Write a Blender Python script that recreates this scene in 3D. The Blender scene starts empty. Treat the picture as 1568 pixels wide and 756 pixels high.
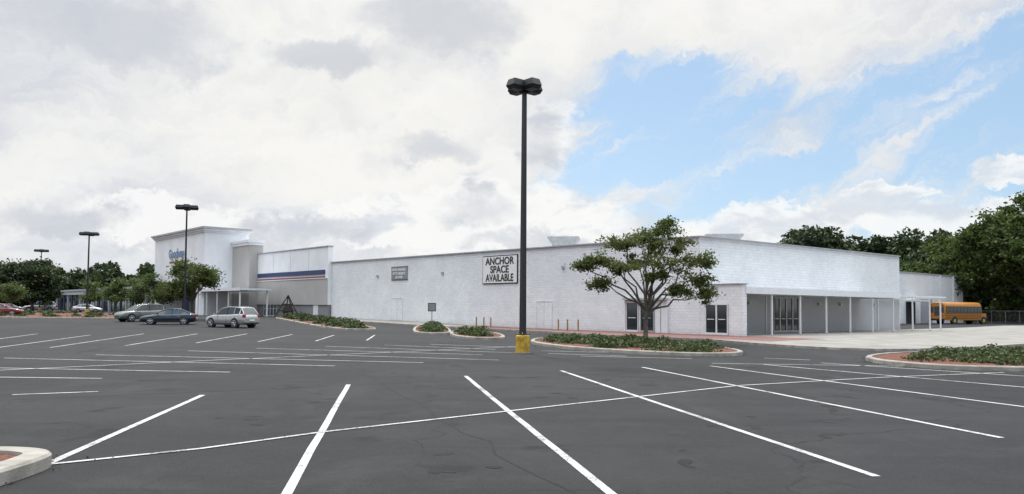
import bpy, math, random
import numpy as np
from mathutils import Matrix, Vector
random.seed(7); rng=np.random.default_rng(7)
R=math.radians
scene=bpy.context.scene
COL=scene.collection
# ------------------------------------------------------------------ materials
def new_mat(name):
    m=bpy.data.materials.new(name); m.use_nodes=True
    nt=m.node_tree; b=nt.nodes['Principled BSDF']
    return m,nt,b
def simple(name,col,rough=.6,metal=0,var=.12,scale=3.0,bump=0,spec=.5,bscale=40):
    m,nt,b=new_mat(name)
    b.inputs['Roughness'].default_value=rough; b.inputs['Metallic'].default_value=metal
    b.inputs['Specular IOR Level'].default_value=spec
    g=nt.nodes.new('ShaderNodeNewGeometry')
    n=nt.nodes.new('ShaderNodeTexNoise'); n.inputs['Scale'].default_value=scale; n.inputs['Detail'].default_value=5
    nt.links.new(g.outputs['Position'],n.inputs['Vector'])
    r=nt.nodes.new('ShaderNodeValToRGB')
    r.color_ramp.elements[0].position=.3; r.color_ramp.elements[1].position=.7
    r.color_ramp.elements[0].color=[c*(1-var) for c in col]+[1]
    r.color_ramp.elements[1].color=[min(1,c*(1+var)) for c in col]+[1]
    nt.links.new(n.outputs['Fac'],r.inputs['Fac']); nt.links.new(r.outputs['Color'],b.inputs['Base Color'])
    if bump:
        n2=nt.nodes.new('ShaderNodeTexNoise'); n2.inputs['Scale'].default_value=bscale; n2.inputs['Detail'].default_value=4
        nt.links.new(g.outputs['Position'],n2.inputs['Vector'])
        bp=nt.nodes.new('ShaderNodeBump'); bp.inputs['Strength'].default_value=bump; bp.inputs['Distance'].default_value=.02
        nt.links.new(n2.outputs['Fac'],bp.inputs['Height']); nt.links.new(bp.outputs['Normal'],b.inputs['Normal'])
    return m
class NT:
    def __init__(s,nt): s.nt=nt
    def val(s,sock,v):
        if isinstance(v,(int,float)): sock.default_value=v
        else: s.nt.links.new(v,sock)
    def m(s,op,a,b=0,c=0,clamp=False):
        n=s.nt.nodes.new('ShaderNodeMath'); n.operation=op; n.use_clamp=clamp
        s.val(n.inputs[0],a); s.val(n.inputs[1],b); s.val(n.inputs[2],c); return n.outputs[0]
    def vec(s,x,y,z=0):
        n=s.nt.nodes.new('ShaderNodeCombineXYZ')
        s.val(n.inputs[0],x); s.val(n.inputs[1],y); s.val(n.inputs[2],z); return n.outputs[0]
    def noise(s,v,scale=1,detail=6,rough=.55,dist=0):
        n=s.nt.nodes.new('ShaderNodeTexNoise'); s.nt.links.new(v,n.inputs['Vector'])
        n.inputs['Scale'].default_value=scale; n.inputs['Detail'].default_value=detail
        n.inputs['Roughness'].default_value=rough; n.inputs['Distortion'].default_value=dist
        return n.outputs['Fac']
    def ss(s,lo,hi,v):
        n=s.nt.nodes.new('ShaderNodeMapRange'); n.interpolation_type='SMOOTHSTEP'
        s.val(n.inputs['Value'],v); n.inputs['From Min'].default_value=lo; n.inputs['From Max'].default_value=hi
        return n.outputs['Result']
    def mix(s,f,a,b):
        n=s.nt.nodes.new('ShaderNodeMix'); n.data_type='RGBA'; s.val(n.inputs[0],f)
        for k,v in ((6,a),(7,b)):
            if isinstance(v,tuple): n.inputs[k].default_value=(*v,1)
            else: s.nt.links.new(v,n.inputs[k])
        return n.outputs[2]
    def scl(s,v,xyz):
        n=s.nt.nodes.new('ShaderNodeVectorMath'); n.operation='MULTIPLY'; s.nt.links.new(v,n.inputs[0]); n.inputs[1].default_value=xyz; return n.outputs[0]
    def pos(s):
        g=s.nt.nodes.new('ShaderNodeNewGeometry'); return g.outputs['Position']

# asphalt
def asphalt_mat():
    m,nt,b=new_mat('asphalt'); N=NT(nt); P=N.pos()
    big=N.noise(P,.08,5,.65); mid=N.noise(P,.45,6,.7,.5); fine=N.noise(P,45,3,.7); gr=N.noise(P,7,4,.7)
    streak=N.noise(N.scl(P,(.22,1.5,1)),.4,6,.65)
    streak2=N.noise(N.scl(P,(1.3,.2,1)),.5,5,.65)
    c=N.mix(N.ss(.38,.62,big),(.0105,.0107,.012),(.022,.022,.0235))
    c=N.mix(N.m('MULTIPLY',N.ss(.48,.66,mid),.55),c,(.040,.0396,.0396))
    c=N.mix(N.m('MULTIPLY',N.ss(.5,.64,streak),.55),c,(.0088,.009,.0102))
    c=N.mix(N.m('MULTIPLY',N.ss(.55,.68,streak2),.4),c,(.034,.0337,.0333))
    c=N.mix(N.m('MULTIPLY',N.ss(.45,.75,gr),.22),c,(.042,.042,.042))
    c=N.mix(N.m('MULTIPLY',N.ss(.45,.8,fine),.35),c,(.09,.09,.088))
    st=N.noise(P,.75,3,.5); c=N.mix(N.m('MULTIPLY',N.ss(.62,.70,st),.7),c,(.006,.006,.007))
    v=nt.nodes.new('ShaderNodeTexVoronoi'); v.feature='DISTANCE_TO_EDGE'; v.inputs['Scale'].default_value=.2
    dn=nt.nodes.new('ShaderNodeTexNoise'); dn.inputs['Scale'].default_value=.9; dn.inputs['Detail'].default_value=6; nt.links.new(P,dn.inputs['Vector'])
    va=nt.nodes.new('ShaderNodeVectorMath'); va.operation='MULTIPLY_ADD'; nt.links.new(dn.outputs['Color'],va.inputs[0]); va.inputs[1].default_value=(1.6,1.6,0); nt.links.new(P,va.inputs[2])
    nt.links.new(va.outputs[0],v.inputs['Vector'])
    crack=N.m('SUBTRACT',1,N.ss(.0,.006,v.outputs['Distance']))
    crack=N.m('MULTIPLY',crack,N.ss(.42,.55,big))
    c=N.mix(N.m('MULTIPLY',crack,.8),c,(.005,.005,.005))
    nt.links.new(c,b.inputs['Base Color'])
    nt.links.new(N.m('ADD',.72,N.m('MULTIPLY',mid,.28)),b.inputs['Roughness']); b.inputs['Specular IOR Level'].default_value=.27
    bp=nt.nodes.new('ShaderNodeBump'); bp.inputs['Strength'].default_value=.6; bp.inputs['Distance'].default_value=.012
    nt.links.new(fine,bp.inputs['Height']); nt.links.new(bp.outputs['Normal'],b.inputs['Normal'])
    return m
def paint_mat():
    m,nt,b=new_mat('worn_line_paint'); N=NT(nt); P=N.pos()
    a=N.noise(P,30,5,.8); d=N.noise(P,1.1,4,.6); e=N.noise(P,6,4,.7)
    f=N.ss(.42,.54,N.m('ADD',N.m('MULTIPLY',a,.5),N.m('ADD',N.m('MULTIPLY',d,.3),N.m('MULTIPLY',e,.25))))
    c=N.mix(f,(.05,.05,.05),(.52,.52,.51)); c2=N.mix(N.m('MULTIPLY',N.ss(.45,.7,e),.4),c,(.22,.22,.215))
    nt.links.new(c2,b.inputs['Base Color']); b.inputs['Roughness'].default_value=.75
    return m
def wall_mat(name,col,block=True,var=.06):
    m,nt,b=new_mat(name); N=NT(nt); P=N.pos()
    s=nt.nodes.new('ShaderNodeSeparateXYZ'); nt.links.new(P,s.inputs[0])
    t=N.m('ADD',N.m('MULTIPLY',s.outputs[0],.11),N.m('MULTIPLY',s.outputs[1],1.41))
    uv=N.vec(t,s.outputs[2])
    big=N.noise(P,.35,4,.6); mid=N.noise(uv,3.5,5,.75); fine=N.noise(uv,14,3,.7)
    lo=tuple(c*(1-var) for c in col); hi=tuple(min(.87,c*(1+var)) for c in col)
    c=N.mix(N.ss(.3,.7,big),lo,hi)
    c=N.mix(N.m('MULTIPLY',N.ss(.35,.75,mid),.34 if block else .1),c,tuple(x*.82 for x in col))
    stn=N.noise(N.scl(uv,(1.6,.12,1)),1.2,4,.7)
    c=N.mix(N.m('MULTIPLY',N.ss(.55,.8,stn),.2),c,tuple(x*.78 for x in col))
    low=N.m('SUBTRACT',1,N.ss(.1,.8,s.outputs[2]))
    c=N.mix(N.m('MULTIPLY',low,.25),c,(.42,.4,.37))
    h=fine
    if block:
        br=nt.nodes.new('ShaderNodeTexBrick'); nt.links.new(uv,br.inputs['Vector']); br.inputs['Scale'].default_value=1
        br.inputs['Brick Width'].default_value=.41; br.inputs['Row Height'].default_value=.205; br.inputs['Mortar Size'].default_value=.012
        br.inputs['Color1'].default_value=(1,1,1,1); br.inputs['Color2'].default_value=(.90,.90,.90,1); br.inputs['Mortar'].default_value=(.78,.78,.78,1)
        mm=nt.nodes.new('ShaderNodeMix'); mm.data_type='RGBA'; mm.blend_type='MULTIPLY'; mm.inputs[0].default_value=.8
        nt.links.new(c,mm.inputs[6]); nt.links.new(br.outputs['Color'],mm.inputs[7]); c=mm.outputs[2]
        h=N.m('SUBTRACT',N.m('ADD',fine,mid),N.m('MULTIPLY',br.outputs['Fac'],.8))
    nt.links.new(c,b.inputs['Base Color']); b.inputs['Roughness'].default_value=.8
    bp=nt.nodes.new('ShaderNodeBump'); bp.inputs['Strength'].default_value=.7 if block else .15; bp.inputs['Distance'].default_value=.03
    nt.links.new(h,bp.inputs['Height']); nt.links.new(bp.outputs['Normal'],b.inputs['Normal'])
    return m
def leaf_mat(name,dark,light,scale=.9,trn=.35):
    m,nt,b=new_mat(name); N=NT(nt); P=N.pos()
    f=N.ss(.35,.65,N.noise(P,scale,3,.6)); g=N.ss(.3,.7,N.noise(P,9,1,.6))
    c=N.mix(f,dark,light); c=N.mix(N.m('MULTIPLY',g,.45),c,tuple(x*1.5 for x in light))
    nt.links.new(c,b.inputs['Base Color']); b.inputs['Roughness'].default_value=.6; b.inputs['Specular IOR Level'].default_value=.3
    if trn:
        tr=nt.nodes.new('ShaderNodeBsdfTranslucent'); nt.links.new(c,tr.inputs['Color'])
        mx=nt.nodes.new('ShaderNodeMixShader'); mx.inputs[0].default_value=trn
        nt.links.new(b.outputs[0],mx.inputs[1]); nt.links.new(tr.outputs[0],mx.inputs[2])
        nt.links.new(mx.outputs[0],nt.nodes['Material Output'].inputs['Surface'])
    return m
ASPH=asphalt_mat(); PAINT=paint_mat()
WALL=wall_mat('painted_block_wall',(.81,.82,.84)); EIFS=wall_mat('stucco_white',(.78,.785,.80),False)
RECESS=wall_mat('recess_shade_grey',(.42,.425,.44),False)  # wall grey with under-canopy shade put into the colour; plain grey on the arcade
TAN=wall_mat('stucco_tan',(.42,.40,.38),False); GREYW=wall_mat('grey_base',(.22,.22,.23),False)
COPE=simple('metal_coping',(.34,.35,.37),.5); WHT=simple('white_trim',(.70,.71,.72),.5,var=.05)
CONC=simple('concrete',(.25,.235,.21),.85,var=.24,scale=.6,bump=.2); CURB=simple('curb_concrete',(.30,.275,.24),.85,var=.35,scale=2.5,bump=.4)
RED=simple('red_concrete',(.18,.08,.068),.85,var=.2,scale=1.5,bump=.2); MULCH=simple('red_mulch',(.13,.043,.025),.95,var=.6,scale=14,bump=1,bscale=25)
GRASS=simple('grass',(.06,.085,.03),.95,var=.4,scale=.4); GLASS=simple('dark_glass',(.02,.025,.03),.06,spec=.8)
ALU=simple('aluminium_frame',(.45,.46,.47),.35,.6); BLK=simple('black_metal',(.014,.014,.016),.5); YEL=simple('yellow_paint',(.46,.28,.03),.65,var=.4,scale=5)
DULLY=simple('faded_yellow_paint',(.30,.19,.06),.75,var=.3,scale=6)
BLUE=simple('blue_paint',(.02,.04,.12),.5); SBLUE=simple('sign_blue',(.13,.22,.36),.5); NBLUE=simple('column_blue',(.04,.055,.10),.6); REDP=simple('red_paint',(.26,.035,.04),.5); TIRE=simple('tyre',(.02,.02,.02),.85)
RIM=simple('alloy',(.5,.5,.52),.3,.8); BARK=simple('bark',(.11,.092,.075),.95,var=.35,scale=6,bump=.8,bscale=15)
DARK=simple('dark_interior',(.03,.03,.032),.9); WOOD=simple('dark_timber',(.05,.04,.035),.85); ROOFM=simple('roof_membrane',(.45,.45,.45),.8)
INK=simple('sign_black',(.02,.02,.02),.6); SIGNW=simple('sign_white',(.74,.74,.72),.6,var=.04); SIGNG=simple('sign_grey',(.22,.22,.23),.6)
GALV=simple('galvanised',(.45,.47,.48),.45,.5); ORNG=simple('bus_orange',(.42,.165,.018),.5,var=.1); TAIL=simple('tail_light',(.4,.01,.01),.25); HEADL=simple('head_light',(.7,.72,.75),.1)
LITT=simple('dry_leaf_litter',(.14,.08,.04),.9,var=.5,scale=5)
PATCH=simple('asphalt_patch',(.009,.009,.010),.85,var=.35,scale=3,bump=.4,spec=.3)
def G(x,y):
    s=lambda t:(lambda q:q*q*(3-2*q))(max(0,min(1,t)))
    return .45*s((y-60)/38)*s((5-x)/12)
# ------------------------------------------------------------------ mesh builder
class MB:
    def __init__(s): s.v=[];s.f=[];s.mi=[];s.mats=[];s.sm=[]
    def idx(s,m):
        if m not in s.mats: s.mats.append(m)
        return s.mats.index(m)
    def poly(s,pts,m,smooth=False):
        o=len(s.v); s.v+=[tuple(p) for p in pts]; s.f.append(tuple(range(o,o+len(pts)))); s.mi.append(s.idx(m)); s.sm.append(smooth)
    def mesh(s,vs,fs,m,smooth=False):
        o=len(s.v); s.v+=[tuple(p) for p in vs]
        for f in fs: s.f.append(tuple(i+o for i in f)); s.mi.append(s.idx(m)); s.sm.append(smooth)
    def hexa(s,p,m):
        s.mesh(p,[(3,2,1,0),(4,5,6,7),(0,1,5,4),(1,2,6,5),(2,3,7,6),(3,0,4,7)],m)
    def box(s,x0,x1,y0,y1,z0,z1,m,T=None):
        p=[Vector(q) for q in ((x0,y0,z0),(x1,y0,z0),(x1,y1,z0),(x0,y1,z0),(x0,y0,z1),(x1,y0,z1),(x1,y1,z1),(x0,y1,z1))]
        if T is not None: p=[T@q for q in p]
        s.hexa(p,m)
    def cyl(s,p0,p1,r0,r1,m,n=12,caps=True,smooth=True):
        p0=Vector(p0);p1=Vector(p1);d=(p1-p0)
        if d.length<1e-6: return
        d.normalize(); a=d.orthogonal().normalized(); b=d.cross(a)
        vs=[]
        for p,r in((p0,r0),(p1,r1)):
            for i in range(n):
                t=2*math.pi*i/n; vs.append(p+a*(r*math.cos(t))+b*(r*math.sin(t)))
        fs=[(i,(i+1)%n,n+(i+1)%n,n+i) for i in range(n)]
        s.mesh(vs,fs,m,smooth)
        if caps: s.mesh(vs,[tuple(range(n-1,-1,-1)),tuple(range(n,2*n))],m)
    def beam(s,p0,p1,w,h,m):
        p0=Vector(p0);p1=Vector(p1);d=(p1-p0).normalized(); up=Vector((0,0,1))
        if abs(d.z)>.99: up=Vector((0,1,0))
        a=d.cross(up).normalized()*w/2; b=a.cross(d).normalized()*h/2
        s.hexa([p0-a-b,p0+a-b,p1+a-b,p1-a-b,p0-a+b,p0+a+b,p1+a+b,p1-a+b],m)
    def obj(s,name,parent=None,T=None):
        me=bpy.data.meshes.new(name); vs=s.v
        if T is not None: vs=[tuple(T@Vector(p)) for p in vs]
        me.from_pydata(vs,[],s.f)
        for m in s.mats: me.materials.append(m)
        me.polygons.foreach_set('material_index',s.mi); me.polygons.foreach_set('use_smooth',s.sm); me.update()
        o=bpy.data.objects.new(name,me); COL.objects.link(o)
        if parent: o.parent=parent
        return o
def empty(name,parent=None):
    e=bpy.data.objects.new(name,None); COL.objects.link(e)
    if parent: e.parent=parent
    return e
# ------------------------------------------------------------------ ground
g=MB(); g.poly([(-2500,-800,-.08),(2500,-800,-.08),(2500,3500,-.08),(-2500,3500,-.08)],GRASS); g.obj('ground')
def grid(x0,x1,y0,y1,st,zo,m,name):
    nx=int((x1-x0)/st)+1; ny=int((y1-y0)/st)+1
    vs=[(x0+i*st,y0+j*st,G(x0+i*st,y0+j*st)+zo) for j in range(ny) for i in range(nx)]
    fs=[(j*nx+i,j*nx+i+1,(j+1)*nx+i+1,(j+1)*nx+i) for j in range(ny-1) for i in range(nx-1)]
    me=bpy.data.meshes.new(name); me.from_pydata(vs,[],fs); me.materials.append(m); me.polygons.foreach_set('use_smooth',[True]*len(fs))
    o=bpy.data.objects.new(name,me); COL.objects.link(o); return o
grid(-200,130,-40,230,2.5,0,ASPH,'parking_lot')
L=MB()
def line(a,b,w=.11,z=.006):
    a=Vector((*a,0));b=Vector((*b,0));d=(b-a).normalized();n=Vector((-d.y,d.x,0))*w/2
    k=max(1,int((b-a).length/1.2)); pv=Vector((0,0,0))
    for i in range(k):
        nv=n*rng.normal()*.10
        p=a.lerp(b,i/k)+pv;q=a.lerp(b,(i+1)/k)+nv; pv=nv
        L.poly([(v.x,v.y,G(v.x,v.y)+z) for v in (p-n,q-n,q+n,p+n)],PAINT)
near=[((-5.21,9.0),(-6.2,16.1)),((-1.98,6.6),(-3.76,18.5)),((-1.21,21.1),(1.25,6.2)),((1.44,23.1),(3.98,8.74)),((4.05,24.7),(7.0,11.46)),
 ((6.34,25.5),(9.9,14.7)),((8.32,26.3),(12.9,18.0)),((10.6,27.4),(15.8,20.6)),((-9.9,15.9),(-8.55,16.6))]
for a,b in near: line(a,b,.105)
cr=[(-5.21,9.0),(-3.9,10.07),(-2.68,11.5),(0,14.0),(5.38,18.96),(10,21.6),(14.6,23.7)]
for a,b in zip(cr,cr[1:]): line(a,b,.08,.010)
def gp(px,py): # surveyed reading -> metres on the flat lot
    D=2196/(py-471.5-(px-784)*.0078); return ((px-784)/1220*D,D)
far=[((0,532),(140,513)),((80,532),(222,511)),((195,529),(304,511)),((302,525),(380,511)),((397,523),(449,512)),((485,522),(513,513)),((563,521),(575,513)),
((0,519),(60,511)),((0,577),(160,579)),((0,563),(355,569.5)),((10,548),(515,560)),((150,543),(650,555)),((290,537),(765,551)),((395,533),(740,543)),((500,530),(790,540)),
((0,567),(380,549)),((380,549),(800,530)),((590,528),(760,535)),((830,537),(1010,541)),((890,545),(1060,549)),((1090,556),(1420,561)),((1170,548),(1240,551)),((840,541),(960,545)),((660,527),(800,532))]
for a,b in far: line(gp(*a),gp(*b),.10,.006 if (a[0]!=0 or a[1]!=567) else .010)
L.obj('parking_lines')
m=MB()
def blobpatch(cx,cy,rx,ry,rot=0,n=18,z=.0025):
    pts=[]
    for i in range(n):
        t=2*math.pi*i/n; r=1+rng.normal()*.10
        x=rx*r*math.cos(t);y=ry*r*math.sin(t); pts.append((cx+x*math.cos(rot)-y*math.sin(rot),cy+x*math.sin(rot)+y*math.cos(rot),z))
    m.poly(pts,PATCH)
for cx,cy in((-3.6,15.6),(.9,16.8),(3.6,12.6),(6.3,16.2),(-.9,9.2),(1.5,9.6),(8.6,20.5),(-4.2,12.3),(2.6,20),(-8,22),(-2,26)):
    for k in range(4): blobpatch(cx+rng.normal()*.35,cy+rng.normal()*.5,rng.uniform(.04,.14),rng.uniform(.04,.18),rng.uniform(0,3),z=.002+k*.0006)
def seam(pts,w=.035):
    for a,b in zip(pts,pts[1:]):
        a=Vector((*a,.0018));b=Vector((*b,.0018)); d=(b-a).normalized(); n=Vector((-d.y,d.x,0))*w/2
        m.poly([a-n,b-n,b+n,a+n],PATCH)
def wob_path(a,b,n,wb): 
    return [(a[0]+(b[0]-a[0])*i/n+rng.normal()*wb,a[1]+(b[1]-a[1])*i/n+rng.normal()*wb) for i in range(n+1)]
seam(wob_path((-12,13.5),(16,30),40,.05)); seam(wob_path((-9,26),(22,14),40,.06)); seam(wob_path((1.8,4),(-7,31),36,.05),.03)
m.obj('asphalt_repairs')
# kerbed islands
def inset(poly,d):
    c=np.mean(poly,axis=0); out=[]
    n=len(poly)
    for i in range(n):
        p=np.array(poly[i]);a=np.array(poly[i-1]);b=np.array(poly[(i+1)%n])
        e1=(p-a)/np.linalg.norm(p-a);e2=(b-p)/np.linalg.norm(b-p)
        n1=np.array([-e1[1],e1[0]]);n2=np.array([-e2[1],e2[0]]);nn=n1+n2;nn/=max(.3,np.linalg.norm(nn))
        if np.dot(nn,c-p)<0: nn=-nn
        out.append(tuple(p+nn*d))
    return out
def smooth_poly(poly,it=2):
    for _ in range(it):
        q=[]
        for i in range(len(poly)):
            a=np.array(poly[i]);b=np.array(poly[(i+1)%len(poly)]); q+= [tuple(a*.75+b*.25),tuple(a*.25+b*.75)]
        poly=q
    return poly
def island(name,poly,fill,h=.14,cw=.18,it=2):
    poly=smooth_poly(poly,it); inn=inset(poly,cw); o1=inset(poly,.03)
    m=MB(); n=len(poly)
    z=lambda p,k:(p[0],p[1],G(*p)+k)
    for i in range(n):
        j=(i+1)%n
        m.poly([z(poly[i],-.1),z(poly[j],-.1),z(poly[j],h-.03),z(poly[i],h-.03)],CURB)
        m.poly([z(poly[i],h-.03),z(poly[j],h-.03),z(o1[j],h),z(o1[i],h)],CURB)
        m.poly([z(o1[i],h),z(o1[j],h),z(inn[j],h),z(inn[i],h)],CURB)
        m.poly([z(inn[i],h),z(inn[j],h),z(inn[j],h-.04),z(inn[i],h-.04)],CURB)
    c=np.mean(inn,axis=0)
    for i in range(n):
        j=(i+1)%n; m.poly([z(inn[i],h-.04),z(inn[j],h-.04),(c[0],c[1],G(*c)+h+.02)],fill)
    m.obj(name); return inn
I1=[(12.4,27.6),(12.9,25.4),(14.2,24.2),(17,24.2),(26,26),(30,30),(28,34.5),(22.2,34.6),(16.05,32.9),(13.2,30)]
I2=[(0.9,41.5),(1.2,38.6),(2.46,35),(4.66,32.1),(6.96,30.4),(8.9,30.9),(9.6,33),(9.4,37),(8.0,41.5),(5.4,46.4),(3.2,46.8),(1.4,45)]
I3=[(-3.9,50),(-3,46.5),(-1.9,44.6),(-.5,45),(-.3,48),(-1.1,55),(-3.6,60),(-4.4,58)]
I4=[(-6.9,55),(-5.6,52.8),(-4.2,53),(-4.1,56),(-5.6,69),(-7.5,73),(-8.5,70)]
I5=[(-27,90),(-24,84),(-13.2,60.8),(-11,59.9),(-10.2,62),(-13.4,71),(-23.5,93),(-26,95)]
I6=[(-62,92),(-56,84),(-40,83),(-38,90),(-62,120),(-84,128),(-86,118)]
I7=[(-5.0,8.75),(-5.25,9.2),(-6.0,9.35),(-6.8,9.0),(-8.4,5),(-8.0,3.5),(-6.6,3.6),(-5.1,7.2)]
isl={}
for k,p in enumerate([I1,I2,I3,I4,I5,I6,I7]):
    isl[k]=island('planting_island',p,MULCH,h=.15 if k<6 else .16,cw=.2 if k<6 else .28)
# ------------------------------------------------------------------ building frame
C0=Vector((14.9,51.4,0)); U=Vector((-.65,.76,0)); V=Vector((.76,.65,0))
def P(s,w,z): 
    q=C0+U*s+V*w; return Vector((q.x,q.y,z))
FT=Matrix((( U.x,V.x,0,C0.x),(U.y,V.y,0,C0.y),(0,0,1,0),(0,0,0,1)))
def fb(m,s0,s1,w0,w1,z0,z1,mat): m.box(s0,s1,w0,w1,z0,z1,mat,FT)
sw=MB()
n=34
def wid(s): 
    t=max(0,min(1,(s-5)/12)); return -6.2+2.0*t*t*(3-2*t)
for i in range(n):
    s0=-5.6+i*(61/n); s1=-5.6+(i+1)*(61/n)
    a,b,c,d=P(s0,wid(s0),0),P(s1,wid(s1),0),P(s1,-.0,0),P(s0,-.0,0)
    e,f=P(s0,wid(s0)+.2,0),P(s1,wid(s1)+.2,0)
    z=lambda p,h:(p.x,p.y,G(p.x,p.y)+h)
    sw.poly([z(a,-.1),z(b,-.1),z(b,.12),z(a,.12)],CURB); sw.poly([z(a,.12),z(b,.12),z(f,.12),z(e,.12)],CURB)
    sw.poly([z(e,.12),z(f,.12),z(c,.12),z(d,.12)],RED if s0<26 else CONC)
    if i==0: sw.poly([z(a,-.1),z(d,-.1),z(d,.12),z(a,.12)],RED)
sw.obj('sidewalk')
pl=smooth_poly([(11.3,46.5),(12.1,42.5),(13.4,38.4),(15.4,35.7),(18.6,35.9),(27,42),(37,52),(76,97),(66,104),(44,80),(34,72),(13.5,53),(12.2,51)],1)
m=MB()
inn=inset(pl,.2)
for i in range(len(pl)):
    j=(i+1)%len(pl)
    m.poly([(*pl[i],-.1),(*pl[j],-.1),(*pl[j],.112),(*pl[i],.112)],CURB)
    m.poly([(*pl[i],.112),(*pl[j],.112),(*inn[j],.112),(*inn[i],.112)],CURB)
m.poly([(*p,.112) for p in inn],CONC)
for k in range(0,8):
    a=P(-.1,1+k*3.65,.116);b=P(-8.5,1+k*3.65,.116); d=V*.02
    m.poly([a-d,b-d,b+d,a+d],GREYW)
a=P(-3.4,.6,.1185);b=P(-3.4,30,.1185);d=U*.02; m.poly([a-d,b-d,b+d,a+d],GREYW)
m.obj('concrete_plaza')
# main store
B=empty('vacant_anchor_store')
m=MB()
z=[6.72,6.97,6.95,6.83]
p=[P(3.34,0,-.3),P(55.5,0,-.3),P(55.5,30.5,-.3),P(3.34,30.5,-.3)]
t=[Vector((q.x,q.y,zz)) for q,zz in zip(p,z)]
m.poly([p[0],p[1],t[1],t[0]],WALL);m.poly([p[1],p[2],t[2],t[1]],WALL);m.poly([p[2],p[3],t[3],t[2]],WALL);m.poly([p[3],p[0],t[0],t[3]],WALL)
m.poly([q-Vector((0,0,.35)) for q in t],ROOFM)
m.obj('walls',B)
m=MB(); fb(m,3.333,3.3395,.46,30.4,.1,2.9,RECESS); m.obj('recess_shade_panel',B)  # thin added panel over the white wall, painting in shade below the canopy
m=MB()
for a,b in((0,1),(1,2),(2,3),(3,0)): m.beam(t[a]+Vector((0,0,.04)),t[b]+Vector((0,0,.04)),.34,.09,COPE)
fb(m,-.1,3.3,-.1,.5,3.46,3.52,COPE)
m.obj('coping',B)
m=MB(); fb(m,0,3.325,.004,.45,-.3,3.46,WALL); m.obj('wing_wall',B)
def glazed(m,s0,s1,z0,z1,w,n,out=-1,axis='s',mat=ALU):
    def bb(a0,a1,o0,o1,zz0,zz1,mt):
        if axis=='s': fb(m,a0,a1,w+out*o1,w+out*o0,zz0,zz1,mt)
        else: fb(m,w+out*o1,w+out*o0,a0,a1,zz0,zz1,mt)
    bb(s0,s1,0.012,.03,z0,z1,GLASS)
    bb(s0,s1,.031,.09,z1-.09,z1,mat); bb(s0,s1,.031,.09,z0,z0+.14,mat)
    for i in range(n+1):
        c=s0+(s1-s0)*i/n; bb(max(s0,c-.05),min(s1,c+.05),.032,.088,z0+.14,z1-.09,mat)
    for i in range(n):
        c=s0+(s1-s0)*(i+.5)/n; bb(c-.3*(s1-s0)/n,c+.3*(s1-s0)/n,.06,.1,z0+1.0,z0+1.05,mat)
m=MB(); glazed(m,1.1,2.85,.13,2.2,0.0,2,mat=WHT); m.obj('double_door',B)
m=MB(); glazed(m,8.7,9.85,.13,2.35,0,1,mat=WHT); glazed(m,7.25,8.5,.13,2.35,0,1,mat=ALU)
fb(m,6.15,7.1,-.08,-.004,.13,2.4,WHT); fb(m,6.6,6.64,-.1,-.081,.13,2.4,GREYW)
fb(m,6.0,10.0,-.35,-.004,2.45,2.6,TAN); fb(m,5.98,6.12,-.14,-.004,.13,2.44,WHT); fb(m,9.88,10.02,-.14,-.004,.13,2.44,WHT)
m.obj('front_entrance',B)
m=MB()
for s0,s1,zt,gz in((17.9,19.7,2.35,.13),(40.2,42.2,2.7,.45)):
    fb(m,s0,s1,-.02,-.004,gz,zt,WALL); fb(m,s0-.07,s0-.002,-.05,-.004,gz,zt+.07,WALL); fb(m,s1+.002,s1+.07,-.05,-.004,gz,zt+.07,WALL); fb(m,s0,s1,-.05,-.004,zt+.002,zt+.07,WALL)
    fb(m,(s0+s1)/2-.012,(s0+s1)/2+.012,-.026,-.021,gz,zt,COPE)
for s in(16.4,33,45): fb(m,s,s+.3,-.14,-.004,5.0,5.22,COPE)
m.obj('painted_doors_and_fixtures',B)
m=MB()
fb(m,0,3.32,.455,22.8,2.92,3.22,WHT); fb(m,-.06,0-.002,.3,22.9,2.86,3.28,WHT); fb(m,0,3.32,22.802,22.86,2.86,3.28,WHT)
for k in range(6): fb(m,.05,3.3,5.15+3.65*k-1.9,5.15+3.65*k-1.8,2.8,2.918,WHT)
fb(m,-.3,-.06-.003,22.9,31.5,2.98,3.12,WHT); fb(m,2.9,3.1,22.9,31.5,2.98,3.12,WHT)
for k in range(10): fb(m,-.05,2.89,23.1+k*.9,23.18+k*.9,2.99,3.1,WHT)
m.obj('side_canopy',B)
m=MB()
for w in (3.57,7.22,10.87,14.5,18.15,21.8,25.5,29.0,31.3): 
    fb(m,.05,.15,w-.05,w+.05,.11,2.92,WHT); fb(m,-.02,.22,w-.12,w+.12,.1,.14,ALU)
m.obj('canopy_posts',B)
m=MB(); glazed(m,9.0,12.6,.12,2.8,3.333,4,axis='w',mat=ALU); m.obj('side_entrance',B)
m=MB()
for ww in(5.6,15.5,19,25): fb(m,3.1,3.32,ww,ww+.25,2.2,2.4,ALU)
for ww in(2,8,26): fb(m,3.26,3.32,ww,ww+.1,.1,2.9,WHT)
m.obj('wall_fittings',B)
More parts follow.
